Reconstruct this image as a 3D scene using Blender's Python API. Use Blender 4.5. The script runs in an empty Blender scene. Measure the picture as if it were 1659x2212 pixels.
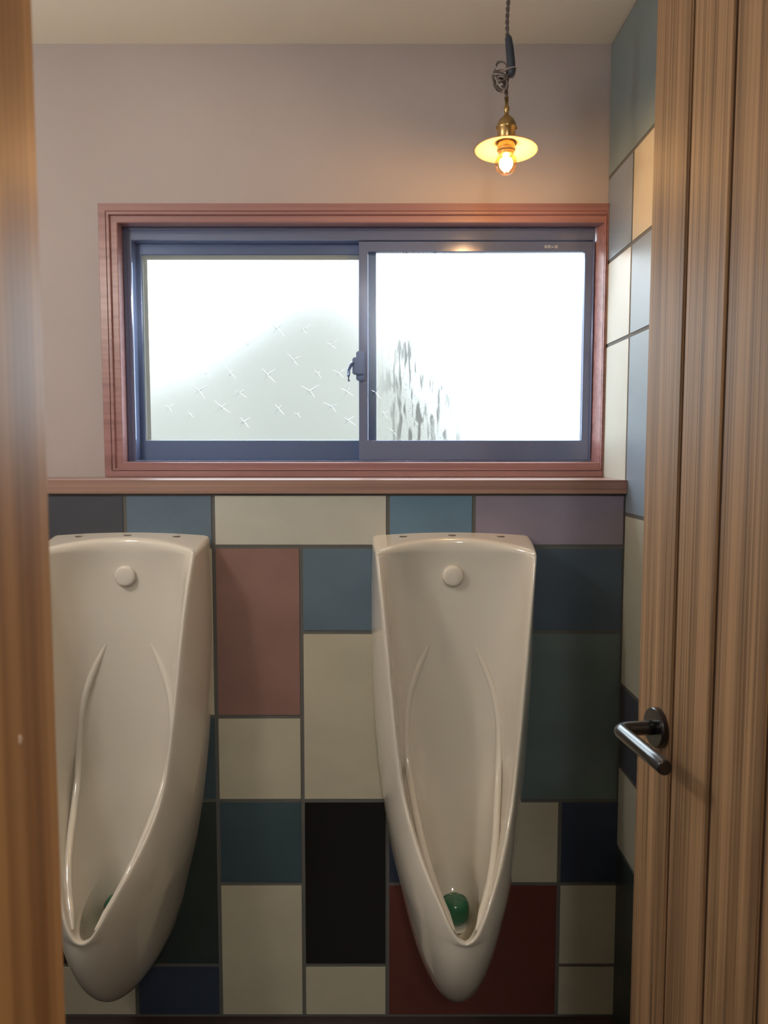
import bpy, bmesh, math, random
from mathutils import Vector, Matrix
random.seed(7)
R = math.radians
scn = bpy.context.scene
C = scn.collection

# ------------------------------------------------------------------ helpers
def link(o, parent=None):
    C.objects.link(o)
    if parent is not None:
        o.parent = parent
    return o

def obj(name, bm, mats, parent=None, smooth=False, subsurf=0, loc=None):
    bmesh.ops.recalc_face_normals(bm, faces=bm.faces)
    me = bpy.data.meshes.new(name)
    bm.to_mesh(me); bm.free()
    if not isinstance(mats, (list, tuple)):
        mats = [mats]
    for m in mats:
        me.materials.append(m)
    if smooth:
        for p in me.polygons:
            p.use_smooth = True
    o = bpy.data.objects.new(name, me)
    if subsurf:
        s = o.modifiers.new('subdivision', 'SUBSURF'); s.levels = 1; s.render_levels = subsurf
    if loc is not None:
        o.location = loc
    return link(o, parent)

def empty(name, loc=(0, 0, 0), rz=0.0, parent=None):
    o = bpy.data.objects.new(name, None)
    o.empty_display_size = 0.05
    o.location = loc; o.rotation_euler = (0, 0, rz)
    return link(o, parent)

def tag(o, label, cat=None, group=None, kind=None):
    o['label'] = label
    if cat: o['category'] = cat
    if group: o['group'] = group
    if kind: o['kind'] = kind
    return o

def box(bm, x0, x1, y0, y1, z0, z1, mi=0, bevel=0.0, seg=1):
    vs = [bm.verts.new((x, y, z)) for x in (x0, x1) for y in (y0, y1) for z in (z0, z1)]
    idx = [(0, 1, 3, 2), (4, 6, 7, 5), (0, 4, 5, 1), (2, 3, 7, 6), (0, 2, 6, 4), (1, 5, 7, 3)]
    fs = [bm.faces.new([vs[i] for i in f]) for f in idx]
    for f in fs: f.material_index = mi
    if bevel > 0:
        es = list({e for f in fs for e in f.edges})
        r = bmesh.ops.bevel(bm, geom=es, offset=bevel, segments=seg, affect='EDGES', clamp_overlap=True)
        for f in r['faces']: f.material_index = mi
    return vs

def tube(bm, pts, rad, n=12, mi=0, cap=True):
    pts = [Vector(p) for p in pts]
    if not isinstance(rad, (list, tuple)): rad = [rad] * len(pts)
    rings = []; up = None
    for i, p in enumerate(pts):
        t = (pts[min(i + 1, len(pts) - 1)] - pts[max(i - 1, 0)]).normalized()
        if up is None:
            up = Vector((0, 0, 1)) if abs(t.z) < .9 else Vector((1, 0, 0))
        a = t.cross(up)
        if a.length < 1e-5: a = t.cross(Vector((0, 1, 0)))
        a.normalize(); b = t.cross(a).normalized(); up = -b if False else b.cross(t).cross(t) * -1 if False else up
        rings.append([bm.verts.new(p + rad[i] * (math.cos(2 * math.pi * k / n) * a + math.sin(2 * math.pi * k / n) * b)) for k in range(n)])
    for i in range(len(rings) - 1):
        for k in range(n):
            f = bm.faces.new((rings[i][k], rings[i][(k + 1) % n], rings[i + 1][(k + 1) % n], rings[i + 1][k])); f.material_index = mi
    if cap:
        for r in (rings[0], rings[-1]):
            f = bm.faces.new(r); f.material_index = mi

def lathe(bm, prof, n=40, axis='z', org=(0, 0, 0), mi=0):
    """prof: (radius, height) pairs, revolved about the vertical (or the -Y) axis."""
    org = Vector(org); rings = []
    for r, h in prof:
        if r < 1e-6:
            v = Vector((0, 0, h)) if axis == 'z' else Vector((0, -h, 0))
            rings.append([bm.verts.new(org + v)])
        else:
            ring = []
            for k in range(n):
                a = 2 * math.pi * k / n
                v = Vector((r * math.cos(a), r * math.sin(a), h)) if axis == 'z' else Vector((r * math.cos(a), -h, r * math.sin(a)))
                ring.append(bm.verts.new(org + v))
            rings.append(ring)
    for a, b in zip(rings[:-1], rings[1:]):
        if len(a) == 1 and len(b) == 1: continue
        for k in range(n):
            k2 = (k + 1) % n
            if len(a) == 1: f = bm.faces.new((a[0], b[k], b[k2]))
            elif len(b) == 1: f = bm.faces.new((a[k], a[k2], b[0]))
            else: f = bm.faces.new((a[k], a[k2], b[k2], b[k]))
            f.material_index = mi

def ring_loft(bm, rings, mi=0, mis=None):
    """rectangular rings (xL, xR, zB, zT, Y) joined one to the next: a mitred frame."""
    vs = []
    for (a, b, c, d, y) in rings:
        vs.append([bm.verts.new(p) for p in ((a, y, c), (b, y, c), (b, y, d), (a, y, d))])
    for i in range(len(vs) - 1):
        for k in range(4):
            f = bm.faces.new((vs[i][k], vs[i][(k + 1) % 4], vs[i + 1][(k + 1) % 4], vs[i + 1][k]))
            f.material_index = mis[i] if mis else mi

def lin(tab, z):
    tab = sorted(tab)
    if z <= tab[0][0]: return list(tab[0][1:])
    if z >= tab[-1][0]: return list(tab[-1][1:])
    for a, b in zip(tab[:-1], tab[1:]):
        if a[0] <= z <= b[0]:
            u = (z - a[0]) / (b[0] - a[0])
            return [p + (q - p) * u for p, q in zip(a[1:], b[1:])]

def bez(p0, p1, p2, p3, u):
    v = 1 - u
    return tuple(v ** 3 * a + 3 * v * v * u * b + 3 * v * u * u * c + u ** 3 * d for a, b, c, d in zip(p0, p1, p2, p3))

# ------------------------------------------------------------------ materials
def s2l(c):
    return tuple((x / 255 / 12.92) if x / 255 <= .04045 else ((x / 255 + .055) / 1.055) ** 2.4 for x in c) + (1,)

def mat(name, col, rough=.5, metal=0.0, coat=0.0, spec=.5, **kw):
    m = bpy.data.materials.new(name); m.use_nodes = True
    b = m.node_tree.nodes['Principled BSDF']
    b.inputs['Base Color'].default_value = s2l(col)
    b.inputs['Roughness'].default_value = rough
    b.inputs['Metallic'].default_value = metal
    b.inputs['Coat Weight'].default_value = coat
    b.inputs['Specular IOR Level'].default_value = spec
    for k, v in kw.items():
        b.inputs[k.replace('_', ' ')].default_value = v
    return m

def N(m, t, **kw):
    n = m.node_tree.nodes.new(t)
    for k, v in kw.items(): setattr(n, k, v)
    return n
def L(m, a, b): m.node_tree.links.new(a, b)

def mottled(name, col, var=.12, rough=.35, scale=(7, 7, 7), bump=.05, coat=0.0, spec=.5, rvar=.1, detail=6):
    """colour with slow blotches, as hand-finished tile or plaster has"""
    m = mat(name, col, rough, coat=coat, spec=spec)
    b = m.node_tree.nodes['Principled BSDF']
    tc = N(m, 'ShaderNodeTexCoord'); mp = N(m, 'ShaderNodeMapping'); mp.inputs['Scale'].default_value = scale
    L(m, tc.outputs['Object'], mp.inputs['Vector'])
    no = N(m, 'ShaderNodeTexNoise'); no.inputs['Scale'].default_value = 1.0; no.inputs['Detail'].default_value = detail
    no.inputs['Roughness'].default_value = .6
    L(m, mp.outputs['Vector'], no.inputs['Vector'])
    cr = N(m, 'ShaderNodeValToRGB')
    c = s2l(col)
    cr.color_ramp.elements[0].position = .3; cr.color_ramp.elements[0].color = tuple(x * (1 - var) for x in c[:3]) + (1,)
    cr.color_ramp.elements[1].position = .7; cr.color_ramp.elements[1].color = tuple(min(1, x * (1 + var)) for x in c[:3]) + (1,)
    L(m, no.outputs['Fac'], cr.inputs['Fac']); L(m, cr.outputs['Color'], b.inputs['Base Color'])
    mr = N(m, 'ShaderNodeMapRange'); mr.inputs['To Min'].default_value = rough - rvar; mr.inputs['To Max'].default_value = rough + rvar
    L(m, no.outputs['Fac'], mr.inputs['Value']); L(m, mr.outputs['Result'], b.inputs['Roughness'])
    if bump:
        bp = N(m, 'ShaderNodeBump'); bp.inputs['Strength'].default_value = bump; bp.inputs['Distance'].default_value = .01
        L(m, no.outputs['Fac'], bp.inputs['Height']); L(m, bp.outputs['Normal'], b.inputs['Normal'])
    return m

def wood(name, dark, light, axis='z', fine=260, coarse=26, rough=.52, coat=.05, bump=.15, along=1.2):
    m = mat(name, light, rough, coat=coat)
    b = m.node_tree.nodes['Principled BSDF']; b.inputs['Coat Roughness'].default_value = .3
    tc = N(m, 'ShaderNodeTexCoord')
    def noise(sc, al, det, dist=0.0):
        mp = N(m, 'ShaderNodeMapping')
        s = [sc, sc, sc]; s['xyz'.index(axis)] = al
        mp.inputs['Scale'].default_value = s
        L(m, tc.outputs['Object'], mp.inputs['Vector'])
        n = N(m, 'ShaderNodeTexNoise'); n.inputs['Scale'].default_value = 1; n.inputs['Detail'].default_value = det
        n.inputs['Distortion'].default_value = dist
        L(m, mp.outputs['Vector'], n.inputs['Vector']); return n
    a = noise(fine, along, 3); c = noise(coarse, along * .5, 2, .4)
    ad = N(m, 'ShaderNodeMath', operation='MULTIPLY_ADD'); ad.inputs[1].default_value = .6
    L(m, a.outputs['Fac'], ad.inputs[0])
    ml = N(m, 'ShaderNodeMath', operation='MULTIPLY'); ml.inputs[1].default_value = .45
    L(m, c.outputs['Fac'], ml.inputs[0]); L(m, ml.outputs[0], ad.inputs[2])
    cr = N(m, 'ShaderNodeValToRGB')
    cr.color_ramp.elements[0].position = .40; cr.color_ramp.elements[0].color = s2l(dark)
    cr.color_ramp.elements[1].position = .62; cr.color_ramp.elements[1].color = s2l(light)
    L(m, ad.outputs[0], cr.inputs['Fac']); L(m, cr.outputs['Color'], b.inputs['Base Color'])
    bp = N(m, 'ShaderNodeBump'); bp.inputs['Strength'].default_value = bump; bp.inputs['Distance'].default_value = .002
    L(m, a.outputs['Fac'], bp.inputs['Height']); L(m, bp.outputs['Normal'], b.inputs['Normal'])
    return m

M = {}
TS = (5, 5, 5)
def tilemat(n, c, **k):
    k.setdefault('rough', .34); k.setdefault('scale', (6, 6, 9)); k.setdefault('var', .10)
    M[n] = mottled('tile_' + n, c, **k)
tilemat('white', (192, 191, 180), var=.05)
tilemat('beige', (188, 182, 162), var=.06)
tilemat('greywhite', (180, 180, 166), var=.06)
tilemat('charcoal', (66, 68, 78))
tilemat('slate', (94, 113, 130))  # slate, blue and mauve are tinted bluer to paint in window haze
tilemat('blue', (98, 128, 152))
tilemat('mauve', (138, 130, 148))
tilemat('brown', (140, 106, 98))
tilemat('navyslate', (74, 88, 104))
tilemat('greengrey', (96, 110, 112))
tilemat('teal', (62, 80, 88))
tilemat('black', (88, 89, 92))
tilemat('navy', (52, 62, 82))
tilemat('oxblood', (98, 52, 46))
tilemat('darkgreen', (48, 58, 56))
tilemat('sage', (124, 140, 142))
tilemat('skyblue', (128, 142, 156))
M['grout'] = mottled('grout', (98, 97, 94), var=.08, rough=.85, scale=(60, 60, 60), rvar=.05)
M['plaster'] = mottled('plaster_wall', (180, 171, 170), var=.03, rough=.9, scale=(3, 3, 3), bump=.03, rvar=.05)
M['ceiling'] = mottled('ceiling_paint', (240, 235, 218), var=.02, rough=.9, scale=(2, 2, 2), bump=.02, rvar=.05)
M['hall'] = mottled('hall_plaster', (206, 204, 198), var=.03, rough=.9, scale=(3, 3, 3), rvar=.05)
M['floor'] = mottled('floor_tile', (60, 50, 46), var=.15, rough=.5, scale=(8, 8, 8))
M['doorwood'] = wood('door_oak', (104, 78, 54), (172, 136, 100), 'z', fine=330, coarse=34, along=1.4)
M['jamb'] = wood('jamb_cedar', (150, 102, 60), (198, 146, 92), 'z', fine=70, coarse=26, rough=.46, coat=.12, bump=.04, along=.6)
M['casing'] = wood('casing_wood', (136, 96, 96), (160, 118, 116), 'x', fine=90, coarse=30, rough=.4, coat=.2, bump=.04)  # wood colour shifted bluer to include the lens haze round the window
M['ledge'] = wood('ledge_wood', (136, 104, 94), (164, 130, 116), 'x', fine=160, coarse=30, rough=.38, coat=.2, bump=.06)
M['groove'] = mat('groove_shadow', (70, 48, 36), .8)
M['alu'] = mat('hazed_bronze_aluminium', (112, 124, 158), .13, metal=.25, coat=.3)  # dark bronze frame, with the blue lens haze put into its colour
M['alu2'] = mat('hazed_aluminium_sash', (90, 108, 146), .2, metal=.25)  # same blue haze painted into the sash colour
M['gasket'] = mat('grey_gasket', (150, 160, 160), .6)
M['sticker'] = mat('silver_label', (150, 160, 178), .5)
M['letters'] = mat('pale_lettering', (225, 228, 235), .5)
M['porcelain'] = mat('white_porcelain', (226, 220, 208), .12, coat=.6, Coat_Roughness=.04)
M['cap'] = mat('cap_porcelain', (222, 216, 205), .25, coat=.2)
M['hole'] = mat('dark_hole', (96, 90, 82), .6)
M['strainer'] = mat('white_strainer', (232, 228, 214), .35)
M['green'] = mat('emerald_gel', (4, 104, 72), .08, coat=1.0, Coat_Roughness=.05, Subsurface_Weight=.15)
M['brass'] = mat('aged_brass', (186, 156, 104), .3, metal=.9)
M['cord'] = mat('woven_cord', (104, 94, 92), .8)
M['cordlight'] = mat('shiny_wire', (168, 158, 156), .4, metal=.3)
M['tube'] = mat('dark_sleeve', (52, 60, 74), .5)
M['black'] = mat('black_metal', (10, 11, 13), .35, coat=1.0, Coat_Roughness=.12, Coat_IOR=1.55, spec=.3)
M['chip'] = mat('pale_chip', (206, 178, 156), .5)
M['outwall'] = mottled('outside_hedge', (96, 93, 86), var=.2, rough=.9, scale=(1.5, 1.5, 1.5))
M['lampwhite'] = mat('fill_lamp_opal', (240, 236, 225), .4, Emission_Color=(1, .80, .58, 1), Emission_Strength=6.0)  # glow of the added hallway fill lamp
M['porc_trim'] = mat('fill_lamp_base', (235, 235, 230), .4)

def glassy(name):
    """thin pressed glass: light passes mostly straight, part scatters in the frosting"""
    m = bpy.data.materials.new(name); m.use_nodes = True
    nt = m.node_tree; nt.nodes.clear()
    out = N(m, 'ShaderNodeOutputMaterial')
    return m, out

def frosted(name, streaks=False):
    m, out = glassy(name)
    tr = N(m, 'ShaderNodeBsdfTransparent'); tr.inputs['Color'].default_value = (.96, .98, .97, 1)
    rf = N(m, 'ShaderNodeBsdfRefraction'); rf.inputs['Roughness'].default_value = .50; rf.inputs['IOR'].default_value = 1.25
    rf.inputs['Color'].default_value = (.95, .98, .97, 1)
    gl = N(m, 'ShaderNodeBsdfGlossy'); gl.inputs['Roughness'].default_value = .2
    tc = N(m, 'ShaderNodeTexCoord')
    no = N(m, 'ShaderNodeTexNoise'); no.inputs['Scale'].default_value = 900; no.inputs['Detail'].default_value = 2
    L(m, tc.outputs['Object'], no.inputs['Vector'])
    bp = N(m, 'ShaderNodeBump'); bp.inputs['Strength'].default_value = .25; bp.inputs['Distance'].default_value = .001
    L(m, no.outputs['Fac'], bp.inputs['Height']); L(m, bp.outputs['Normal'], rf.inputs['Normal'])
    mx = N(m, 'ShaderNodeMixShader'); mx.inputs['Fac'].default_value = .93
    L(m, tr.outputs[0], mx.inputs[1]); L(m, rf.outputs[0], mx.inputs[2])
    m2 = N(m, 'ShaderNodeMixShader'); m2.inputs['Fac'].default_value = .03
    L(m, mx.outputs[0], m2.inputs[1]); L(m, gl.outputs[0], m2.inputs[2])
    last = m2
    if streaks:
        # drops and runs of condensation low on the pane
        mp = N(m, 'ShaderNodeMapping'); mp.inputs['Scale'].default_value = (75, 1, 11)
        L(m, tc.outputs['Object'], mp.inputs['Vector'])
        n1 = N(m, 'ShaderNodeTexNoise'); n1.inputs['Scale'].default_value = 1; n1.inputs['Detail'].default_value = 5; n1.inputs['Distortion'].default_value = .3
        L(m, mp.outputs['Vector'], n1.inputs['Vector'])
        n2 = N(m, 'ShaderNodeTexVoronoi'); n2.inputs['Scale'].default_value = 120
        L(m, tc.outputs['Object'], n2.inputs['Vector'])
        sp = N(m, 'ShaderNodeSeparateXYZ'); L(m, tc.outputs['Object'], sp.inputs[0])
        # mask: strongest near x=.13, z<1.55
        mz = N(m, 'ShaderNodeMapRange'); mz.inputs['From Min'].default_value = 1.63; mz.inputs['From Max'].default_value = 1.50
        L(m, sp.outputs['Z'], mz.inputs['Value'])
        mxx = N(m, 'ShaderNodeMapRange'); mxx.inputs['From Min'].default_value = .30; mxx.inputs['From Max'].default_value = .16
        L(m, sp.outputs['X'], mxx.inputs['Value'])
        mxl = N(m, 'ShaderNodeMapRange'); mxl.inputs['From Min'].default_value = .0; mxl.inputs['From Max'].default_value = .07
        L(m, sp.outputs['X'], mxl.inputs['Value'])
        st = N(m, 'ShaderNodeMapRange'); st.inputs['From Min'].default_value = .50; st.inputs['From Max'].default_value = .60
        L(m, n1.outputs['Fac'], st.inputs['Value'])
        dr = N(m, 'ShaderNodeMapRange'); dr.inputs['From Min'].default_value = .28; dr.inputs['From Max'].default_value = .12
        L(m, n2.outputs['Distance'], dr.inputs['Value'])
        mm = N(m, 'ShaderNodeMath', operation='MAXIMUM')
        L(m, st.outputs[0], mm.inputs[0])
        d2 = N(m, 'ShaderNodeMath', operation='MULTIPLY'); d2.inputs[1].default_value = .5
        L(m, dr.outputs[0], d2.inputs[0]); L(m, d2.outputs[0], mm.inputs[1])
        prod = mm
        for q in (mz, mxx, mxl):
            pm = N(m, 'ShaderNodeMath', operation='MULTIPLY')
            L(m, prod.outputs[0], pm.inputs[0]); L(m, q.outputs[0], pm.inputs[1]); prod = pm
        sc = N(m, 'ShaderNodeMath', operation='MULTIPLY'); sc.inputs[1].default_value = .85
        L(m, prod.outputs[0], sc.inputs[0])
        tl = N(m, 'ShaderNodeBsdfTransparent'); tl.inputs['Color'].default_value = (.30, .30, .29, 1)
        m3 = N(m, 'ShaderNodeMixShader')
        L(m, sc.outputs[0], m3.inputs['Fac']); L(m, last.outputs[0], m3.inputs[1]); L(m, tl.outputs[0], m3.inputs[2])
        last = m3
    L(m, last.outputs[0], out.inputs['Surface'])
    return m
M['pane'] = frosted('star_pressed_glass')
M['pane_wet'] = frosted('star_pressed_glass_with_condensation', True)
def clearglass(name, tint, mixg=.12, rough=.05):
    m, out = glassy(name)
    tr = N(m, 'ShaderNodeBsdfTransparent'); tr.inputs['Color'].default_value = tint
    gl = N(m, 'ShaderNodeBsdfGlossy'); gl.inputs['Roughness'].default_value = rough
    lw = N(m, 'ShaderNodeLayerWeight'); lw.inputs['Blend'].default_value = .35
    mr = N(m, 'ShaderNodeMapRange'); mr.inputs['To Min'].default_value = mixg * .3; mr.inputs['To Max'].default_value = min(1, mixg * 4)
    L(m, lw.outputs['Facing'], mr.inputs['Value'])
    mx = N(m, 'ShaderNodeMixShader'); L(m, mr.outputs[0], mx.inputs['Fac'])
    L(m, tr.outputs[0], mx.inputs[1]); L(m, gl.outputs[0], mx.inputs[2])
    L(m, mx.outputs[0], out.inputs['Surface'])
    return m
M['bulbglass'] = clearglass('amber_bulb_glass', (1.0, .80, .50, 1), .15)
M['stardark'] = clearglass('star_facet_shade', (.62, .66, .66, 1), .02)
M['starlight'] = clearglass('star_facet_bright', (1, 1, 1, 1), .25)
def shade_mat():
    m, out = glassy('pale_glass_shade')
    tl = N(m, 'ShaderNodeBsdfTranslucent'); tl.inputs['Color'].default_value = s2l((196, 168, 132))
    df = N(m, 'ShaderNodeBsdfDiffuse'); df.inputs['Color'].default_value = s2l((176, 160, 132))
    gl = N(m, 'ShaderNodeBsdfGlossy'); gl.inputs['Roughness'].default_value = .15
    a = N(m, 'ShaderNodeMixShader'); a.inputs['Fac'].default_value = .55
    L(m, tl.outputs[0], a.inputs[1]); L(m, df.outputs[0], a.inputs[2])
    b = N(m, 'ShaderNodeMixShader'); b.inputs['Fac'].default_value = .08
    L(m, a.outputs[0], b.inputs[1]); L(m, gl.outputs[0], b.inputs[2])
    L(m, b.outputs[0], out.inputs['Surface']); return m
M['shade'] = shade_mat()
M['filament'] = mat('glowing_filament', (255, 240, 200), .5, Emission_Color=(1, .72, .36, 1), Emission_Strength=75.0)

# ------------------------------------------------------------------ room shell
XR = .585          # right wall
YB = 1.80          # face of the tiled lower back wall
YU = 2.00          # face of the plastered upper back wall
ZC = 2.412         # ceiling
XL = -1.35
YF = .46           # room side of the doorway wall
G = .0021          # half a joint

MATN = ['grout', 'white', 'beige', 'greywhite', 'charcoal', 'slate', 'blue', 'mauve', 'brown', 'navyslate', 'greengrey',
        'teal', 'black', 'navy', 'oxblood', 'darkgreen', 'sage', 'skyblue']
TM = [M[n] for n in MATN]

x0, x1, x2, x3, x4, x5, x6 = -.7672 - .03, -.591, -.3835, -.178, .027, .2290, .4450
zt, z1, z2, z3, z4, z5, z6, zb = 1.3010, 1.1765, .9715, .7655, .5575, .3475, .1385, .0065
back = [  # x0, x1, z0, z1, colour
    (x0, x1, z1, zt, 'charcoal'), (x1, x2, z1, zt, 'slate'), (x2, x4, z1, zt, 'white'), (x4, x5, z1, zt, 'blue'), (x5, XR, z1, zt, 'mauve'),
    (x2, x3, z3, z1, 'brown'), (x3, x4, z2, z1, 'slate'), (x4, x5, z2, z1, 'beige'), (x5, XR, z2, z1, 'navyslate'),
    (x3, x4, z4, z2, 'beige'), (x4, x5, z3, z2, 'brown'), (x5, XR, z4, z2, 'greengrey'), (x4, x5, z4, z3, 'navy'),
    (x2, x3, z4, z3, 'beige'), (x1, x2, z4, z3, 'teal'), (x1, x2, z3, z1, 'beige'), (x0, x1, z2, z1, 'brown'), (x0, x1, z4, z2, 'white'),
    (x2, x3, z5, z4, 'teal'), (x3, x4, z6, z4, 'black'), (x4, x5, z5, z4, 'navy'), (x5, x6, z5, z4, 'beige'), (x6, XR + .02, z5, z4, 'navy'),
    (x1, x2, z6, z4, 'darkgreen'), (x0, x1, z5, z4, 'slate'), (x0, x1, z6, z5, 'black'),
    (x2, x3, zb, z5, 'beige'), (x4, x6, zb, z5, 'oxblood'), (x6, XR + .02, z6, z5, 'beige'),
    (x0 - .0, x1, zb, z6, 'beige'), (x1, x2, zb, z6, 'navy'), (x3, x4, zb, z6, 'beige'), (x6, XR + .02, zb, z6, 'beige'),
]
# the tiling carries on to the left, out of the photo
cyc = ['beige', 'slate', 'brown', 'navy', 'white', 'teal', 'greengrey']
zs = [zb, z6, z5, z4, z3, z2, z1, zt]
k = 0
for xa, xb in ((-1.0, x0), (-1.21, -1.0), (XL, -1.21)):
    for za, zc in zip(zs[:-1], zs[1:]):
        back.append((xa, xb, za, zc, cyc[k % 7])); k += 3
bm = bmesh.new()
box(bm, XL - .1, XR + .1, YB + .0018, YU + .1, -.05, zt)
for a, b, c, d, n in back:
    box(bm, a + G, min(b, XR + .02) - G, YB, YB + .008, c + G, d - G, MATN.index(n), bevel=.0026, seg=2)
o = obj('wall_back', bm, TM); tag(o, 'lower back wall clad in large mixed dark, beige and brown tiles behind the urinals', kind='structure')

# upper back wall with the window opening
WX0, WX1, WZ0, WZ1 = -.69, .579, 1.345, 2.012
bm = bmesh.new()
box(bm, XL - .1, WX0, YU, YU + .16, zt, ZC)
box(bm, WX1, XR + .1, YU, YU + .16, zt, ZC)
box(bm, WX0, WX1, YU, YU + .16, WZ1, ZC)
box(bm, WX0, WX1, YU, YU + .16, zt, WZ0)
o = obj('wall_back_upper', bm, M['plaster']); tag(o, 'upper back wall of grey-beige plaster around the window', kind='structure')

# right wall, tiled
rt = [  # y0, y1, z0, z1
    (1.36, 2.0, 2.0845, ZC, 'sage'),
    (1.805, 2.0, 1.875, 2.0845, 'skyblue'), (1.60, 1.805, 1.875, 2.0845, 'beige'),
    (1.805, 2.0, 1.667, 1.875, 'white'), (1.60, 1.805, 1.667, 1.875, 'skyblue'),
    (1.805, 2.0, 1.30, 1.667, 'white'), (1.60, 1.805, 1.253, 1.667, 'skyblue'),
    (1.60, 1.805, .8445, 1.253, 'greywhite'), (1.60, 1.805, .6435, .8445, 'charcoal'),
    (1.60, 1.805, .443, .6435, 'greywhite'), (1.60, 1.805, .0065, .443, 'darkgreen'),
]
zz = [0.0065, .235, .443, .6435, .8445, 1.05, 1.253, 1.458, 1.667, 1.875, 2.0845]
for i, (ya, yb_) in enumerate(((1.395, 1.60), (1.19, 1.395), (.985, 1.19), (.78, .985), (.575, .78), (YF, .575))):
    for j, (za, zc) in enumerate(zip(zz[:-1], zz[1:])):
        rt.append((ya, yb_, za, zc, cyc[(i * 3 + j * 2) % 7]))
for ya, yb_ in ((.95, 1.36), (YF, .95)):
    rt.append((ya, yb_, 2.0845, ZC, 'slate'))
bm = bmesh.new()
box(bm, XR + .0018, XR + .12, YF - .1, YU + .1, -.05, ZC + .02)
for a, b, c, d, n in rt:
    box(bm, XR, XR + .008, a + G, b - G, c + G, d - G, MATN.index(n), bevel=.0026, seg=2)
o = obj('wall_right', bm, TM); tag(o, 'right wall of mixed sage, blue-grey, beige and white tiles', kind='structure')

bm = bmesh.new(); box(bm, XL - .12, XL, YF - .1, YU + .1, -.05, ZC + .02)
o = obj('wall_left', bm, M['plaster']); tag(o, 'left plaster wall out of the picture', kind='structure')

# doorway wall (the photographer stands in its opening)
DX0, DX1, DZ = -.255, .52, 2.30
HY = .34
bm = bmesh.new()
box(bm, XL - .1, DX0, HY, YF, 0, ZC); box(bm, DX1, 1.5, HY, YF, 0, ZC); box(bm, DX0, DX1, HY, YF, DZ, ZC)
o = obj('wall_front', bm, M['hall']); tag(o, 'doorway wall the picture is taken through', kind='structure')
# hallway behind the camera
bm = bmesh.new()
box(bm, -1.6, -1.45, -2.6, HY, 0, ZC); box(bm, 1.5, 1.65, -2.6, HY, 0, ZC); box(bm, -1.6, 1.65, -2.75, -2.6, 0, ZC)
o = obj('wall_hallway', bm, M['hall']); tag(o, 'hallway walls behind the viewer', kind='structure')
bm = bmesh.new(); box(bm, -1.6, 1.65, -2.75, YU + .16, ZC, ZC + .1)
o = obj('ceiling', bm, M['ceiling']); tag(o, 'smooth cream ceiling', kind='structure')
bm = bmesh.new(); box(bm, -1.6, 1.65, -2.75, YU + .16, -.1, .004)
o = obj('floor', bm, M['floor']); tag(o, 'dark brown floor', kind='structure')

# ledge on top of the tiled wall
bm = bmesh.new()
box(bm, XL, XR, YB - .010, YU, 1.3015, 1.3335, bevel=.0015, seg=2)
o = obj('trim_1', bm, M['ledge']); tag(o, 'reddish-brown wooden ledge along the top of the tiled wall under the window', kind='structure')

# ------------------------------------------------------------------ window
win = empty('window_1', (0, YU, 1.335)); tag(win, 'sliding window with frosted star-pattern glass in a reddish wooden casing', kind='structure')
def wobj(name, bm, m, parent=None, **k):
    off = Vector((0, YU, 1.335))
    if parent is None or parent is win:
        for v in bm.verts: v.co -= off
        return obj(name, bm, m, win, **k)
    for v in bm.verts: v.co -= off
    return obj(name, bm, m, parent, **k)

bm = bmesh.new()
ring_loft(bm, [(-.700, .5845, 1.3345, 2.021, 2.0), (-.700, .5845, 1.3345, 2.021, 1.985), (-.699, .584, 1.3350, 2.020, 1.984),
               (-.682, .580, 1.3500, 2.003, 1.984), (-.681, .5795, 1.3505, 2.002, 1.987), (-.6795, .579, 1.3515, 2.0005, 1.987), (-.6785, .5785, 1.3520, 1.9995, 1.982),
               (-.6725, .578, 1.3565, 1.9935, 1.982), (-.6715, .5775, 1.3570, 1.9925, 1.988), (-.6705, .577, 1.3575, 1.9915, 1.990),
               (-.656, .5762, 1.3705, 1.9765, 1.990), (-.654, .5755, 1.3720, 1.9750, 1.992), (-.6575, .5665, 1.3735, 1.9790, 2.052), (-.6575, .5665, 1.3735, 1.9790, 2.10)])
casing = wobj('casing', bm, M['casing'])

AL, AR, AB, AT = -.6575, .5665, 1.3735, 1.979
bm = bmesh.new()  # fixed aluminium frame with two tracks
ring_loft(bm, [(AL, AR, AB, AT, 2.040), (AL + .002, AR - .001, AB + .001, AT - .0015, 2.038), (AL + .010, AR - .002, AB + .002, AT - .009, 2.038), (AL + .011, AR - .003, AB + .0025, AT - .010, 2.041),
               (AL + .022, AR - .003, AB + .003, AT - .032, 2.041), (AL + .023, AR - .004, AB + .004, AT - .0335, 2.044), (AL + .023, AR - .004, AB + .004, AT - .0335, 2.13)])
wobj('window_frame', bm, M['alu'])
# right sash, on the inner track
bm = bmesh.new()
SR = (-.046, .5635, 1.3775, 1.9445)
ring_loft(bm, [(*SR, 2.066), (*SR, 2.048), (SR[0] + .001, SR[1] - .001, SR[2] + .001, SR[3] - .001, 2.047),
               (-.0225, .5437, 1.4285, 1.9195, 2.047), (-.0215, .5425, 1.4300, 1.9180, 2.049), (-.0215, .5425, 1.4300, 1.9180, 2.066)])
sashr = wobj('sash', bm, M['alu']); sashr['label'] = 'right sliding sash, on the inner track'
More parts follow.
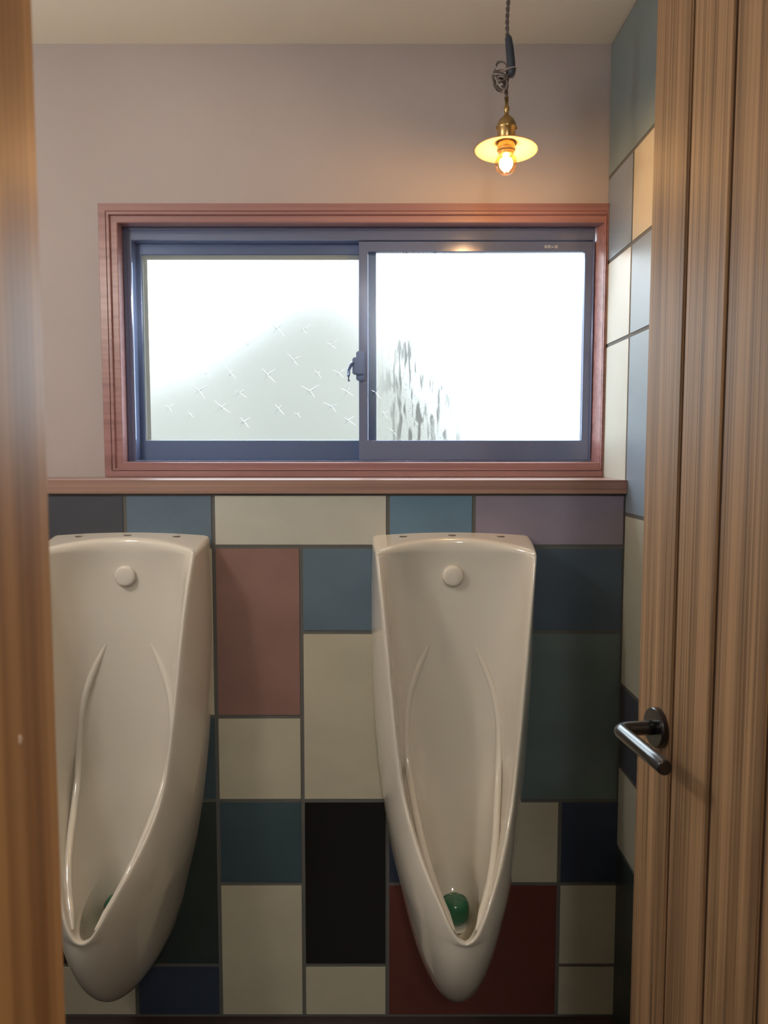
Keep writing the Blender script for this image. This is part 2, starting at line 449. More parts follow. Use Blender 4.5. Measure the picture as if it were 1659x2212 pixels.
# left sash on the outer track
bm = bmesh.new()
q = 2.078 / 2.05
def s_(v): return 1.4 + (v - 1.4) * q
SLs = (-.645, .0, 1.3775, s_(1.9465))
ring_loft(bm, [(*SLs, 2.094), (*SLs, 2.078), (SLs[0] + .001, SLs[1], SLs[2] + .001, SLs[3] - .001, 2.077),
               (-.6215, -.028, s_(1.4265), s_(1.9115), 2.077), (-.6210, -.030, s_(1.4280), s_(1.9100), 2.080), (-.6205, -.030, s_(1.4285), s_(1.9095), 2.092)])
sashl = wobj('sash', bm, M['alu2']); sashl['label'] = 'left sliding sash, set deeper on the outer track'
bm = bmesh.new()
ring_loft(bm, [(-.6210, -.030, s_(1.4280), s_(1.9100), 2.0795), (-.6185, -.032, s_(1.4290), s_(1.9075), 2.0785), (-.6165, -.034, s_(1.4300), s_(1.9060), 2.082), (-.6075, -.040, s_(1.4320), s_(1.8990), 2.085)])
wobj('glazing_bead', bm, M['gasket'], sashl)

stars_left = [(.125, .66, 1.0, 20), (.15, .64, .6, 60), (.275, .62, .8, 30), (.50, .60, .5, 10), (.45, .70, 1.2, 80), (.62, .65, 1.0, 40), (.72, .64, .8, 15), (.88, .57, 1.1, 50)]
def star(bm, cx, y, cz, r, ang, rnd):
    """one pressed star: tapered raised arms, each a three-sided ridge"""
    base = [math.pi / 4 + q_ for q_ in (0, math.pi / 2, math.pi, 3 * math.pi / 2)] + ([ang] if r > .012 else [])
    for i, a0 in enumerate(base):
        a = a0 + rnd.uniform(-.30, .30)
        rr = r * rnd.uniform(.6, 1.15) * (1 if i < 4 else .55); w = r * .085
        ca, sa = math.cos(a), math.sin(a)
        p = [Vector((cx + ca * rr, y, cz + sa * rr)), Vector((cx - sa * w, y, cz + ca * w)), Vector((cx + sa * w, y, cz - ca * w)),
             Vector((cx + ca * r * .15, y - r * .10, cz + sa * r * .15))]
        v = [bm.verts.new(t) for t in p]
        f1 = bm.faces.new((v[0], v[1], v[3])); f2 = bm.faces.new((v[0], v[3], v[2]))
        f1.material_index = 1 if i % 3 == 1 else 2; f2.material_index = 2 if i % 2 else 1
def pane(name, xa, xb, za, zc, y, m, starlist, parent, seed):
    rnd = random.Random(seed)
    bm = bmesh.new()
    box(bm, xa, xb, y, y + .0005, za, zc)
    for f in list(bm.faces):
        if abs(f.calc_center_median().y - y) > 1e-5: bm.faces.remove(f)
    for v in [v for v in bm.verts if not v.link_faces]: bm.verts.remove(v)
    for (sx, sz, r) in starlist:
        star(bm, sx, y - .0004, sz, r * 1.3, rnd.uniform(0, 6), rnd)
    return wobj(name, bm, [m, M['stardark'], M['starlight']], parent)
SLEFT = [(-0.5665, 1.7195, .009), (-0.4999, 1.7179, .009), (-0.3877, 1.7605, .008), (-0.2640, 1.7275, .020), (-0.1954, 1.7239, .016), (-0.4155, 1.6842, .013), (-0.3425, 1.6878, .015), (-0.1217, 1.6842, .017),
         (-0.5132, 1.6440, .007), (-0.2229, 1.6440, .018), (-0.5920, 1.6038, .014), (-0.4573, 1.6087, .012), (-0.3913, 1.6087, .018), (-0.2920, 1.6038, .024), (-0.1574, 1.6087, .012), (-0.1000, 1.6087, .018),
         (-0.4763, 1.5623, .022), (-0.3671, 1.5562, .016), (-0.1790, 1.5611, .024), (-0.0790, 1.5599, .018), (-0.5589, 1.5172, .014), (-0.4167, 1.5184, .021), (-0.2627, 1.5135, .018), (-0.1194, 1.5196, .020),
         (-0.3560, 1.4783, .023), (-0.2120, 1.4990, .010), (-0.0760, 1.4830, .018), (-0.5010, 1.4980, .010)]
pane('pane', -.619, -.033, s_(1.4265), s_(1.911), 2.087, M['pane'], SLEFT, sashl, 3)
SRIGHT = [(-.004, 1.556, .02), (.045, 1.452, .014), (.02, 1.50, .012), (.105, 1.475, .012), (.09, 1.54, .010), (.185, 1.47, .010), (.30, 1.447, .010), (.51, 1.436, .016), (.25, 1.51, .010)]
pane('pane', -.0225, .5435, 1.4285, 1.9195, 2.0580, M['pane_wet'], SRIGHT, sashr, 5)
# crescent latch on the meeting stile
bm = bmesh.new()
box(bm, -.0530, -.0300, 2.037, 2.0475, 1.585, 1.662, bevel=.003, seg=2)
box(bm, -.0625, -.0330, 2.028, 2.040, 1.600, 1.645, bevel=.003, seg=2)
tube(bm, [(-.060, 2.032, 1.630), (-.066, 2.026, 1.625), (-.0715, 2.022, 1.612), (-.0725, 2.022, 1.598), (-.0720, 2.022, 1.582)], [.005, .005, .0045, .0042, .004], n=10)
wobj('latch', bm, M['alu2'], sashr)
# small silver label in the corner of the inner sash rail
bm = bmesh.new()
for i, (w, h) in enumerate(((.0065, .0075), (.0065, .0075), (.0060, .0030), (.0070, .0075))):
    xx = .4375 + i * .0088
    z0 = 1.9270 + (0 if h > .005 else .002)
    if h < .005:
        box(bm, xx, xx + w, 2.0462, 2.0471, z0, z0 + .0016)
    else:
        for a in (0, .0030, .0060):
            box(bm, xx, xx + w, 2.0462, 2.0471, z0 + a, z0 + a + .0011)
        box(bm, xx, xx + .0012, 2.0462, 2.0471, z0, z0 + .0071)
        box(bm, xx + w - .0012, xx + w, 2.0462, 2.0471, z0 + (.003 if i == 1 else 0), z0 + .0071)
wobj('maker_label', bm, M['letters'], sashr)

# ------------------------------------------------------------------ outside: overgrown slope of the neighbouring plot
def hill():
    bm = bmesh.new(); n = 60; m = 24; g = []
    rnd = random.Random(11)
    for i in range(n + 1):
        row = []
        for j in range(m + 1):
            x = -9 + 14 * i / n; y = 6.0 + 7 * j / m
            prof = 3.3 * math.exp(-((x + .5) / 1.9) ** 2) + 2.0 * math.exp(-((x + 3.6) / 1.6) ** 2)
            h = .2 + prof * math.sin(min(1, j / m * 1.6) * math.pi / 2) + rnd.uniform(-.10, .10)
            row.append(bm.verts.new((x, y, h)))
        g.append(row)
    for i in range(n):
        for j in range(m):
            bm.faces.new((g[i][j], g[i + 1][j], g[i + 1][j + 1], g[i][j + 1]))
    return bm
o = obj('hillside', hill(), M['outwall'], smooth=True, subsurf=1); tag(o, 'pale hazy slope seen blurred through the left frosted pane', kind='structure')
bm = bmesh.new(); box(bm, -12, 12, 2.6, 14, -.4, -.3)
o = obj('ground_outside', bm, M['outwall']); tag(o, 'ground outside the window', kind='structure')

# ------------------------------------------------------------------ urinal
RIM = [(1.172, .1780, .121), (1.150, .1760, .127), (1.086, .1680, .145), (1.000, .1595, .158), (.911, .1520, .166), (.850, .1460, .172), (.796, .1408, .178), (.718, .1320, .187),
       (.661, .1233, .202), (.616, .1105, .230), (.570, .0928, .268), (.531, .0727, .310), (.494, .0515, .341), (.468, .0390, .354), (.447, .0275, .361), (.4345, .0145, .3650), (.4300, 0.0, .3658)]
WB = [(1.21, .185), (1.06, .189), (.91, .188), (.71, .177), (.56, .159), (.46, .141), (.38, .121), (.345, .113), (.29, .100), (.24, .084), (.205, .066), (.19, .052), (.178, .030)]
FD = [(.43, .3658), (.40, .362), (.36, .350), (.32, .330), (.28, .302), (.24, .265), (.205, .218), (.19, .188), (.178, .130)]
#         z     B     Q2x   Q1x   Q1d
INN = [(1.172, .050, .060, .120, .074), (1.150, .046, .070, .135, .064), (1.086, .038, .090, .148, .050), (.911, .032, .090, .134, .042), (.796, .030, .090, .130, .045), (.661, .030, .100, .124, .065),
       (.570, .034, .092, .097, .15), (.531, .037, .090, .086, .19), (.496, .040, .088, .073, .23), (.470, .045, .085, .058, .26), (.452, .050, .082, .048, .29), (.42, .060, .078, .050, .30), (.38, .078, .068, .058, .26),
       (.352, .105, .045, .045, .23), (.340, .135, .018, .018, .19)]
def ztop(x, d): return 1.210 - .18 * d - .0074 * (x / .18) ** 2
T = .0105
# rim curve measured along the centre path so the lip gets an even thickness
path = [(r[2], r[0]) for r in RIM]
ell = [0.0]
for a, b in zip(path[:-1], path[1:]): ell.append(ell[-1] + math.hypot(a[0] - b[0], a[1] - b[1]))
def at_ell(l):
    if l <= 0: return path[0][0], path[0][1] - l
    for i in range(len(ell) - 1):
        if l <= ell[i + 1]:
            u = (l - ell[i]) / (ell[i + 1] - ell[i]); a, b = path[i], path[i + 1]
            return a[0] + (b[0] - a[0]) * u, a[1] + (b[1] - a[1]) * u
    return path[-1]
inner_edge, mid_edge = [], []
for i, r in enumerate(RIM):
    if i == len(RIM) - 1: tx, tl = -1.0, 0.0
    elif i == 0: tx, tl = RIM[1][1] - RIM[0][1], ell[1] - ell[0]
    else: tx, tl = RIM[i + 1][1] - RIM[i - 1][1], ell[i + 1] - ell[i - 1]
    n = math.hypot(tx, tl); nx, nl = -tl / n, tx / n          # into the opening
    def offs(t, out):
        x = max(0.0, r[1] + nx * t); d, z = at_ell(ell[i] + nl * t)
        return (x, d + out, z + (out * .9 if r[0] < .56 else 0))
    inner_edge.append(offs(T, -.001)); mid_edge.append(offs(T * .5, .0032))
inner_edge[-1] = (0.0,) + inner_edge[-1][1:]; mid_edge[-1] = (0.0,) + mid_edge[-1][1:]
NO, NI = 7, 9
def inner_section(z, hwi, dri):
    B, q2, q1, qd = lin(INN, z)
    return [bez((hwi, dri), (q1, qd), (q2, B), (0, B), j / NI) for j in range(NI + 1)]
def outer_section(z, hw, dr):
    """the full belly outline at this height, cut where it meets the rim"""
    wb = lin(WB, z)[0]; V = .3658
    E = [bez((wb, 0), (wb, .42 * V), (wb * .66, V), (0, V), j / 400) for j in range(401)]
    k = next((i for i, e in enumerate(E) if e[0] <= hw), 400)
    f = dr / E[k][1]
    out = []
    for j in range(NO + 1):
        x, d = bez((wb, 0), (wb, .42 * V), (wb * .66, V), (0, V), j / NO * k / 400)
        out.append((x, d * f))
    out[-1] = (hw, dr)
    return out

def urinal_body():
    bm = bmesh.new()
    rows = []
    for i, r in enumerate(RIM):
        z, hw, dr = r
        o = [(x, d, z) for x, d in outer_section(z, hw, dr)]
        ie, me_ = inner_edge[i], mid_edge[i]
        s = [(x, d, ie[2]) for x, d in inner_section(ie[2], ie[0], ie[1])]
        half = o + [me_] + s                      # wall .. rim .. back centre
        full = [(-x, d, zz) for x, d, zz in half] + [(x, d, zz) for x, d, zz in reversed(half[:-1])]
        rows.append([bm.verts.new((x, -d, zz)) for x, d, zz in full])
    def skin(a, b):
        for k in range(len(a) - 1):
            bm.faces.new((a[k], a[k + 1], b[k + 1], b[k]))
    for a, b in zip(rows[:-1], rows[1:]): skin(a, b)
    # outside below the lip
    prev = rows[-1]; n = len(prev)
    lo = prev[:NO + 1]; ro = prev[n - NO - 1:]
    last = None
    pl, pr = lo, ro
    for z in (.415, .395, .365, .335, .30, .265, .235, .21, .193, .182, .177):
        wb = lin(WB, z)[0]; F = lin(FD, z)[0]
        sec = [(x, d, z) for x, d in [bez((wb, 0), (wb, .42 * F), (wb * .66, F), (0, F), j / NO) for j in range(NO + 1)]]
        nl_ = [bm.verts.new((-x, -d, zz)) for x, d, zz in sec]
        nr = [bm.verts.new((x, -d, zz)) for x, d, zz in reversed(sec[:-1])]
        nr = [nl_[-1]] + nr
        skin(pl, nl_); skin(pr, nr); pl, pr = nl_, nr
        last = nl_ + nr[1:]
    f = bm.faces.new(last)
    # bowl below the lip
    li = prev[NO + 2: NO + 2 + 2 * NI + 1]
    for z, F in ((.430, .351), (.415, .346), (.40, .334), (.38, .316), (.362, .290), (.350, .262), (.341, .235)):
        B, q2, q1, qd = lin(INN, z)
        sec = [(x, d, z) for x, d in [bez((0, F), (q1, min(qd, F)), (q2, B), (0, B), j / NI) for j in range(NI + 1)]]
        v = [bm.verts.new((-x, -d, zz)) for x, d, zz in sec] + [bm.verts.new((x, -d, zz)) for x, d, zz in reversed(sec[:-1])]
        skin(li, v); li = v
    c = bm.verts.new((0, -.185, .3385))
    for k in range(len(li) - 1): bm.faces.new((li[k], li[k + 1], c))
    # top: rounded shoulder then a flat lid
    top = rows[0]
    P = [v.co.copy() for v in top]
    def ring(ins, dz):
        out = []
        for k, p in enumerate(P):
            a = P[max(0, k - 1)]; b = P[min(len(P) - 1, k + 1)]
            t = Vector((b.x - a.x, b.y - a.y)); t.normalize()
            nrm = Vector((-t.y, t.x))            # towards the wall side of the outline
            q_ = Vector((p.x + nrm.x * ins, p.y + nrm.y * ins))
            if k in (0, len(P) - 1): q_ = Vector((p.x * (1 - ins / .18), 0))
            z = ztop(q_.x, -q_.y) - dz
            out.append((q_.x, q_.y, z))
        return out
    pr_ = top
    for ins, dz in ((-.0003, .014), (.0008, .0065), (.0035, .0022), (.009, .0003), (.015, 0)):
        nr = [bm.verts.new(c_) for c_ in ring(ins, dz)]
        for k in range(len(nr) - 1): bm.faces.new((pr_[k], nr[k], nr[k + 1], pr_[k + 1]))
        pr_ = nr
    Lf = pr_[:NO + 1]; Fr = pr_[NO: len(pr_) - NO]; Rt = list(reversed(pr_[len(pr_) - NO - 1:]))
    m = len(Fr)
    xa, xb = Lf[0].co, Rt[0].co
    grid = [[None] * m for _ in range(NO + 1)]
    grid[NO] = Fr
    for j in range(NO + 1):
        grid[j][0] = Lf[j]; grid[j][m - 1] = Rt[j]
    for j in range(NO):
        v = j / NO
        for k in range(1, m - 1):
            u = k / (m - 1)
            bk = xa.lerp(xb, u); fr = Fr[k].co
            p = bk.lerp(fr, v)
            s = Lf[j].co.lerp(Rt[j].co, u); cor = (xa.lerp(xb, u)).lerp(Lf[-1].co.lerp(Rt[-1].co, u), v)
            p = p + s - cor
            grid[j][k] = bm.verts.new((p.x, p.y, ztop(p.x, -p.y)))
    for j in range(NO):
        for k in range(m - 1):
            bm.faces.new((grid[j][k], grid[j][k + 1], grid[j + 1][k + 1], grid[j + 1][k]))
    bmesh.ops.remove_doubles(bm, verts=bm.verts, dist=.00005)
    return bm

def on_inner(z, x):
    """a point of the inner face at height z, |x| from the centre"""
    best = None
    for i in range(len(RIM) - 1):
        a, b = inner_edge[i], inner_edge[i + 1]
        if b[2] <= z <= a[2]:
            u = (z - a[2]) / (b[2] - a[2]); hw = a[0] + (b[0] - a[0]) * u; dr = a[1] + (b[1] - a[1]) * u
            B, q2, q1, qd = lin(INN, z)
            for j in range(300):
                p = bez((hw, dr), (q1, qd), (q2, B), (0, B), j / 299)
                if best is None or abs(p[0] - x) < best[0] - 1e-6: best = (abs(p[0] - x), p[1])
                if j and z < .59 and best[0] < .0008: break
            return best[1]
    return .35
RIDGE = [(.984, .036), (.962, .048), (.948, .054), (.912, .075), (.873, .093), (.845, .101), (.818, .1070), (.780, .1115), (.744, .1127), (.700, .1095), (.658, .1035), (.604, .0920), (.570, .0815), (.540, .0715), (.505, .0580), (.485, .0470), (.468, .0350), (.455, .0210)]
def ridge_into(bm, sgn):
    pts = [(sgn * x, -(on_inner(z, x)), z) for z, x in RIDGE]
    # even it out a little
    for _ in range(5):
        pts = [pts[0]] + [tuple((a + 2 * b + c) / 4 for a, b, c in zip(pts[i - 1], pts[i], pts[i + 1])) for i in range(1, len(pts) - 1)] + [pts[-1]]
    fine = []
    for i in range(len(pts) - 1):
        for u in (0, .5): fine.append(tuple(a + (b - a) * u for a, b in zip(pts[i], pts[i + 1])))
    fine.append(pts[-1])
    fine = [(x, y + .0048, z) for x, y, z in fine]
    rad = [min(.0084, .0012 + .0011 * i) for i in range(len(fine))]
    rad[-1] = .003; rad[-2] = .004
    tube(bm, fine, rad, n=12)

URINAL_Z = 0.0
def make_urinal(loc, label):
    r = empty('urinal', loc); tag(r, label, 'urinal', 'wall-hung urinals')
    b = obj('bowl', urinal_body(), M['porcelain'], r, smooth=True, subsurf=2)
    for s in (-1, 1):
        rb = bmesh.new(); ridge_into(rb, s); obj('splash_ridge', rb, M['porcelain'], b, smooth=True, subsurf=1)
    cb = bmesh.new()
    lathe(cb, [(0, .012), (.018, .0118), (.0215, .0108), (.0232, .008), (.0238, .004), (.0242, 0), (.0242, -.01)], 48, 'y', (0, -.043, 1.1145))
    lathe(cb, [(.0290, -.008), (.0290, -.0005), (.0275, .0010), (.0262, .0012), (.0252, .0004), (.0250, -.008)], 48, 'y', (0, -.041, 1.1145))
    obj('spreader_cap', cb, M['cap'], r, smooth=True)
    for hx in (-.113, 0, .113):
        hb = bmesh.new(); lathe(hb, [(0, .0006), (.0068, .0006), (.0074, 0), (.0074, -.003)], 24, 'z', (0, 0, 0))
        for v in hb.verts:
            v.co.x = v.co.x * 1.3 + hx; v.co.y -= .022; v.co.z += ztop(hx, .022)
        obj('mounting_hole', hb, M['hole'], r, smooth=False)
    sb = bmesh.new()
    lathe(sb, [(0, .006), (.030, .006), (.0335, .005), (.0350, .0020), (.0352, -.006)], 40, 'z', (0, -.150, .341))
    obj('strainer', sb, M['strainer'], r, smooth=True)
    gb = bmesh.new(); lathe(gb, [(.0354, -.004), (.0354, .0002), (.0372, .0002), (.0372, -.004)], 40, 'z', (0, -.150, .341))
    obj('drain_seam', gb, M['hole'], r)
    return r
URX, ULX = .176, -.578
make_urinal((URX, YB, 0), 'white tapered porcelain urinal on the right, nearest the door handle')
ul = make_urinal((ULX, YB, 0), 'white tapered porcelain urinal on the left, partly hidden by the wooden door jamb')

def gel_ball(loc, label):
    bm = bmesh.new()
    prof = []
    for i in range(25):
        a = -math.pi / 2 + math.pi * i / 24
        ca, sa = math.cos(a), math.sin(a)
        prof.append((.0330 * abs(ca) **   .62 if ca > 1e-6 else 0, .0300 * math.copysign(abs(sa) ** .72, sa)))
    prof[0] = (0, prof[0][1]); prof[-1] = (0, prof[-1][1])
    lathe(bm, prof, 40)
    # shallow moulded seam band and top dimples
    for v in bm.verts:
        a = math.atan2(v.co.y, v.co.x)
        if v.co.z > .012: v.co.z -= .0012 * max(0, math.cos(6 * a)) * (math.hypot(v.co.x, v.co.y) > .006)
    o = obj('deodorizer_ball', bm, M['green'], smooth=True, subsurf=1, loc=loc)
    tag(o, label, 'air freshener', 'green deodorizer balls')
gel_ball((URX, YB - .150, .347 + .0300), 'glossy emerald green deodorizer ball in the right urinal, fully in view')
gel_ball((ULX, YB - .150, .347 + .0300), 'emerald green deodorizer ball in the left urinal, half hidden behind its rim')

# ------------------------------------------------------------------ pendant lamp
LX, LY, LZ = .2686, 1.645, 1.997      # bulb centre
pend = empty('pendant_lamp', (LX, LY, ZC)); tag(pend, 'small pendant lamp with lit amber bulb and flat pale shade on a twisted cord', 'lamp')
def pobj(name, bm, m, parent=pend, **k):
    for v in bm.verts: v.co -= Vector((LX, LY, ZC))
    return obj(name, bm, m, parent, **k)
bm = bmesh.new(); lathe(bm, [(0, 0), (.045, 0), (.045, -.012), (.040, -.022), (.012, -.026), (0, -.026)], 40, 'z', (LX, LY, ZC))
pobj('ceiling_rose', bm, M['brass'], smooth=True)
bm = bmesh.new()
for ph in (0, math.pi):
    pts = []
    for i in range(160):
        z = ZC - .025 - (ZC - .025 - 2.1200) * i / 159
        a = ph + i * .42
        pts.append((LX + .0022 * math.cos(a) + .0015 * math.sin(i * .07), LY + .0022 * math.sin(a), z))
    tube(bm, pts, .0021, n=8)
cord = pobj('cord', bm, M['cord'], smooth=True)
# knotted bundle of spare cord
bm = bmesh.new()
rnd = random.Random(4)
for k in range(7):
    pts = []
    cx = LX - .015 + rnd.uniform(-.004, .004); cz = 2.1700 + rnd.uniform(-.022, .028)
    ra, rb_ = rnd.uniform(.009, .014), rnd.uniform(.012, .024); tilt = rnd.uniform(-.6, .6); yy = rnd.uniform(-.9, .9)
    for i in range(41):
        a = 2 * math.pi * i / 40
        x_, z_ = ra * math.cos(a), rb_ * math.sin(a)
        pts.append((cx + x_ * math.cos(tilt) - z_ * math.sin(tilt), LY - .004 + .008 * math.sin(a + yy), cz + x_ * math.sin(tilt) + z_ * math.cos(tilt)))
    tube(bm, pts, .0016, n=8, mi=k % 2)
for k in range(6):   # wraps round the waist
    pts = []
    cz = 2.1430 + k * .009 - (.010 if k > 3 else 0)
    w = .006 + .0022 * k if k < 4 else .013
    for i in range(25):
        a = 2 * math.pi * i / 24
        pts.append((LX - .010 - .003 * min(k, 3) * .6 + w * math.cos(a), LY - .002 + w * .7 * math.sin(a), cz + .003 * math.cos(a + k)))
    tube(bm, pts, .0015, n=8, mi=(k + 1) % 2)
pobj('cord_bundle', bm, [M['cord'], M['cordlight']], cord, smooth=True)
bm = bmesh.new()
tube(bm, [(LX + .0000, LY - .004, 2.2460), (LX + .0005, LY - .006, 2.2400), (LX + .003, LY - .008, 2.2200), (LX + .006, LY - .008, 2.1950), (LX + .0075, LY - .008, 2.1750), (LX + .0070, LY - .008, 2.1640)],
     [.004, .0072, .0082, .0085, .0085, .0070], n=16)
sl = pobj('sleeve', bm, M['tube'], cord, smooth=True); sl['label'] = 'dark blue-grey sleeve on the cord'
bm = bmesh.new()
pts = [(LX + .0075 + .0095 * math.cos(2 * math.pi * i / 24), LY - .008 + .0095 * math.sin(2 * math.pi * i / 24), 2.1780 + .002 * math.cos(2 * math.pi * i / 24)) for i in range(25)]
tube(bm, pts, .0014, n=8)
tube(bm, [(LX + .0150, LY - .010, 2.1700), (LX + .011, LY - .012, 2.1600), (LX + .004, LY - .010, 2.1500)], .0012, n=8)
pobj('tie', bm, M['cordlight'], cord, smooth=True)
bm = bmesh.new()
lathe(bm, [(0, 2.1290), (.0036, 2.1290), (.0036, 2.1100), (.0056, 2.1080), (.0056, 2.1000), (.0042, 2.0980), (.0048, 2.0920), (.0080, 2.0890), (.0150, 2.0820), (.0192, 2.0740), (.0205, 2.0680), (.0205, 2.0640),
           (.0185, 2.0620), (.0180, 2.0380), (.0180, 2.0260), (.0170, 2.0240), (0, 2.0240)], 40, 'z', (LX, LY, 0))
tube(bm, [(LX - .0205, LY, 2.0660), (LX - .0222, LY, 2.0660)], .003, n=10)
tube(bm, [(LX + .0205, LY, 2.0660), (LX + .0222, LY, 2.0660)], .003, n=10)
pobj('socket', bm, M['brass'], smooth=True)
bm = bmesh.new()   # shallow cone shade, tilted a little
lathe(bm, [(.0185, .0125), (.026, .0115), (.040, .0065), (.0615, -.0025), (.0645, -.0042), (.0652, -.0052), (.0645, -.0058), (.0615, -.0046), (.040, .0042), (.026, .0090), (.0185, .0098), (.0185, .0125)], 64, 'z', (0, 0, 0))
rot = Matrix.Rotation(R(2.0), 3, 'Y') @ Matrix.Rotation(R(-3), 3, 'X')
for v in bm.verts: v.co = rot @ v.co + Vector((LX, LY, 2.0265))
pobj('shade', bm, M['shade'], smooth=True)
bm = bmesh.new()
lathe(bm, [(0, 2.0260), (.0175, 2.0260), (.0190, 2.0240), (.0190, 2.0205), (.0155, 2.0200), (.0155, 2.0170), (.0165, 2.0160), (.0155, 2.0145), (.0150, 2.0120), (0, 2.0120)], 40, 'z', (LX, LY, 0))
pobj('shade_ring', bm, M['brass'], smooth=True)
bm = bmesh.new()
prof = [(.0125, 2.0150), (.0130, 2.0100)]
for i in range(3, 25):
    a = math.pi / 2 - math.pi * i / 24
    prof.append((.0228 * math.cos(a), 1.9945 + .0235 * math.sin(a)))
prof[-1] = (0, prof[-1][1])
lathe(bm, prof, 40, 'z', (LX, LY, 0))
bulb = pobj('bulb', bm, M['bulbglass'], smooth=True)
bm = bmesh.new()
for k in range(4):
    a = k * math.pi / 2 + .4
    tube(bm, [(LX + .0045 * math.cos(a), LY + .0045 * math.sin(a), 2.0100), (LX + .0062 * math.cos(a), LY + .0062 * math.sin(a), 1.9940), (LX + .0045 * math.cos(a), LY + .0045 * math.sin(a), 1.9790)], .0021, n=8)
pobj('filament', bm, M['filament'], bulb, smooth=True)

# unseen copy of the pendant further left, added to brighten the room
def copy_tree(o, parent=None):
    c = o.copy(); C.objects.link(c); c.parent = parent
    for ch in [x for x in bpy.data.objects if x.parent == o]:
        copy_tree(ch, c)
    return c
P2 = (-1.05, .95)
twin = copy_tree(pend); twin.location = (P2[0], P2[1], ZC)
tag(twin, 'added second pendant lamp further left, out of the picture, to brighten the room', 'lamp')

# ------------------------------------------------------------------ door, swung into the room
TH = R(7.0)
DXE, DYE = .3935, 1.130        # free edge, face towards the room middle
DW, DTH = .715, .038
hx, hy = DXE + math.sin(TH) * DW, DYE - math.cos(TH) * DW
# local frame: x runs from hinge to free edge, +y is the face seen in the photo
door = empty('door_1', (hx, hy, 0), 0)
door.rotation_euler = (0, 0, math.atan2(math.cos(TH), -math.sin(TH)))
tag(door, 'wooden door of vertical grooved boards standing open at the right', kind='structure')
bm = bmesh.new()
bx = [DW, DW - .1000, DW - .1970, DW - .3050, DW - .410, DW - .512, DW - .614, 0]
ZD0, ZD1 = .012, 2.285
box(bm, .001, DW - .001, -DTH, -.004, ZD0, ZD1, 1)
for a, b in zip(bx[:-1], bx[1:]):
    g0 = .0032 if b > 0 else 0; g1 = .0032 if a < DW else 0
    box(bm, b + g0, a - g1, -.012, 0, ZD0, ZD1, 0, bevel=.0022, seg=2)
box(bm, DW - .004, DW, -DTH, -.010, ZD0, ZD1, 0)
obj('panel', bm, [M['doorwood'], M['groove']], door)
# lever handle
RX, RZ = DW - .066, 1.0095
hb = bmesh.new()
def lathe_y(bm, prof, org, n=40):   # about local +y
    rings = []
    for r, h in prof:
        if r < 1e-6: rings.append([bm.verts.new((org[0], org[1] + h, org[2]))])
        else: rings.append([bm.verts.new((org[0] + r * math.cos(2 * math.pi * k / n), org[1] + h, org[2] + r * math.sin(2 * math.pi * k / n))) for k in range(n)])
    for a, b in zip(rings[:-1], rings[1:]):
        for k in range(n):
            k2 = (k + 1) % n
            if len(a) == 1: bm.faces.new((a[0], b[k], b[k2]))
            elif len(b) == 1: bm.faces.new((a[k], a[k2], b[0]))
            else: bm.faces.new((a[k], a[k2], b[k2], b[k]))
hd = empty('handle', (RX, 0, RZ), 0, door); hd['label'] = 'black lever handle'
lathe_y(hb, [(0, -.001), (.0282, -.001), (.0282, .0085), (.0274, .0098), (.0260, .0102), (0, .0102)], (0, 0, 0), 56)
obj('rose', hb, M['black'], hd, smooth=False)
for p in bpy.data.objects['rose'].data.polygons: p.use_smooth = abs(p.normal.y) < .3
hb = bmesh.new()
NL = .0610
pts = [(0, .006, 0), (0, .020, 0), (0, NL - .016, 0)]
rr = .014
for i in range(9):
    a = i / 8 * math.pi / 2
    pts.append((-rr * (1 - math.cos(a)), NL - rr + rr * math.sin(a), 0))
pts += [(-.05, NL, 0), (-.10, NL, 0), (-.1325, NL, 0), (-.1343, NL, 0), (-.1352, NL, 0)]
rads = [.0100] * (len(pts) - 2) + [.0095, .0085]
tube(hb, pts, rads, n=32)
lv = obj('lever', hb, M['black'], hd, smooth=True)
for p in lv.data.polygons:
    if len(p.vertices) > 4: p.use_smooth = False

# door frame: left post with its stop, head and right post
bm = bmesh.new()
box(bm, -.262, -.210, HY - .012, .4935, .004, DZ, bevel=.003, seg=2)
box(bm, -.215, -.2005, HY - .014, .428, .004, DZ - .003, bevel=.003, seg=2)
box(bm, .490, .530, HY - .012, YF + .012, .004, DZ, bevel=.003, seg=2)
box(bm, -.262, .530, HY - .012, YF + .012, DZ - .001, DZ + .04, bevel=.003, seg=2)
jm = obj('trim_2', bm, M['jamb']); tag(jm, 'pale wooden door jamb filling the left edge', kind='structure')
bm = bmesh.new()
bmesh.ops.create_icosphere(bm, subdivisions=3, radius=1)
for v in bm.verts:
    w = 1 + .25 * math.sin(5 * v.co.z + 3 * v.co.y)
    v.co = Vector((v.co.x * .0010, v.co.y * .0017 * w, v.co.z * .0030 * w))
    v.co += Vector((-.2005, .4215, 1.2385))
obj('paint_blob', bm, M['chip'], jm, smooth=True)

# lamp added in the unseen hallway to brighten the faces turned to the camera
cl = empty('added_fill_lamp', (.18, -.95, ZC)); tag(cl, 'added round opal fill lamp in the unseen hallway behind the viewer', 'lamp')
bm = bmesh.new(); lathe(bm, [(0, 0), (.155, 0), (.155, -.03), (.150, -.032), (0, -.032)], 48); obj('base', bm, M['porc_trim'], cl, smooth=False)
bm = bmesh.new(); lathe(bm, [(.148, -.030), (.146, -.055), (.125, -.078), (.07, -.092), (0, -.096)], 48); obj('diffuser', bm, M['lampwhite'], cl, smooth=True)

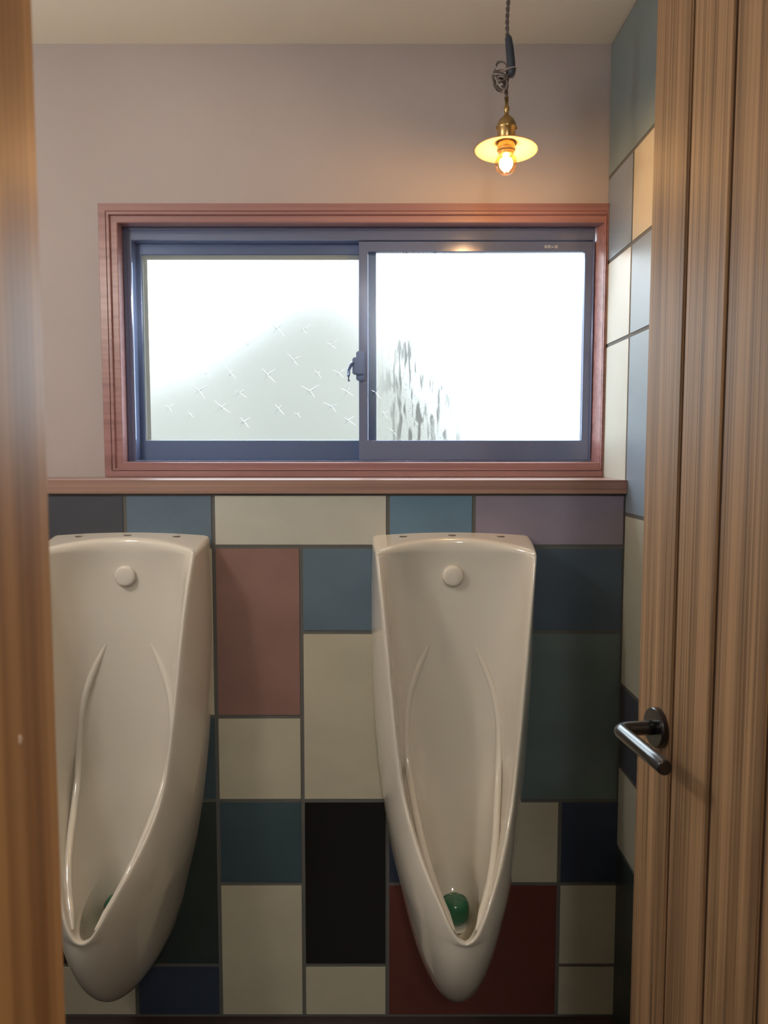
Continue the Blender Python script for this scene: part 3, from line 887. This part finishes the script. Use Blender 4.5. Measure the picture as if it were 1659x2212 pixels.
# ------------------------------------------------------------------ light
def lamp(name, kind, loc, energy, col, **k):
    l = bpy.data.lights.new(name, kind); l.energy = energy; l.color = col
    for a, b in k.items(): setattr(l, a, b)
    o = bpy.data.objects.new(name, l); o.location = loc
    return link(o)
lamp('bulb_light', 'POINT', (LX, LY, 1.9945), 3.4, (1.0, .66, .38), shadow_soft_size=.018)
lamp('bulb_light', 'POINT', (P2[0], P2[1], 1.9945), 13, (1.0, .96, .90), shadow_soft_size=.075)  # added unseen pendant, stronger and whiter to brighten the room
lamp('added_fill_light', 'POINT', (.18, -.95, 2.22), 19, (1.0, .99, .94), shadow_soft_size=.12)  # fill from the added hallway lamp

w = bpy.data.worlds.new('sky'); scn.world = w; w.use_nodes = True
nt = w.node_tree; bg = nt.nodes['Background']
bg.inputs['Color'].default_value = (.80, .91, 1.0, 1); bg.inputs['Strength'].default_value = 4.5
pl = bpy.data.lights.new('window_portal', 'AREA'); pl.shape = 'RECTANGLE'; pl.size = 1.23; pl.size_y = .62
pl.cycles.is_portal = True
po = link(bpy.data.objects.new('window_portal', pl)); po.location = (-.045, 2.12, 1.676); po.rotation_euler = (R(-90), 0, 0)

# ------------------------------------------------------------------ camera
cam = bpy.data.cameras.new('camera'); co = link(bpy.data.objects.new('camera', cam))
cam.sensor_fit = 'VERTICAL'; cam.sensor_height = 36.0; cam.lens = 1661 / 2212 * 36.0
cam.shift_x = 16.5 / 2212; cam.clip_start = .01
cam.dof.use_dof = True; cam.dof.focus_distance = 1.78; cam.dof.aperture_fstop = 8.5
co.location = (0, 0, 1.4); co.rotation_euler = (R(90 - 4.5), 0, 0)
scn.camera = co

scn.view_settings.view_transform = 'Standard'; scn.view_settings.look = 'None'
scn.view_settings.exposure = 0.62; scn.view_settings.gamma = 1.0; scn.view_settings.use_curve_mapping = False
scn.cycles.use_denoising = True
scn.cycles.max_bounces = 10; scn.cycles.transparent_max_bounces = 12
scn.cycles.sample_clamp_indirect = 6.0
scn.cycles.caustics_refractive = True
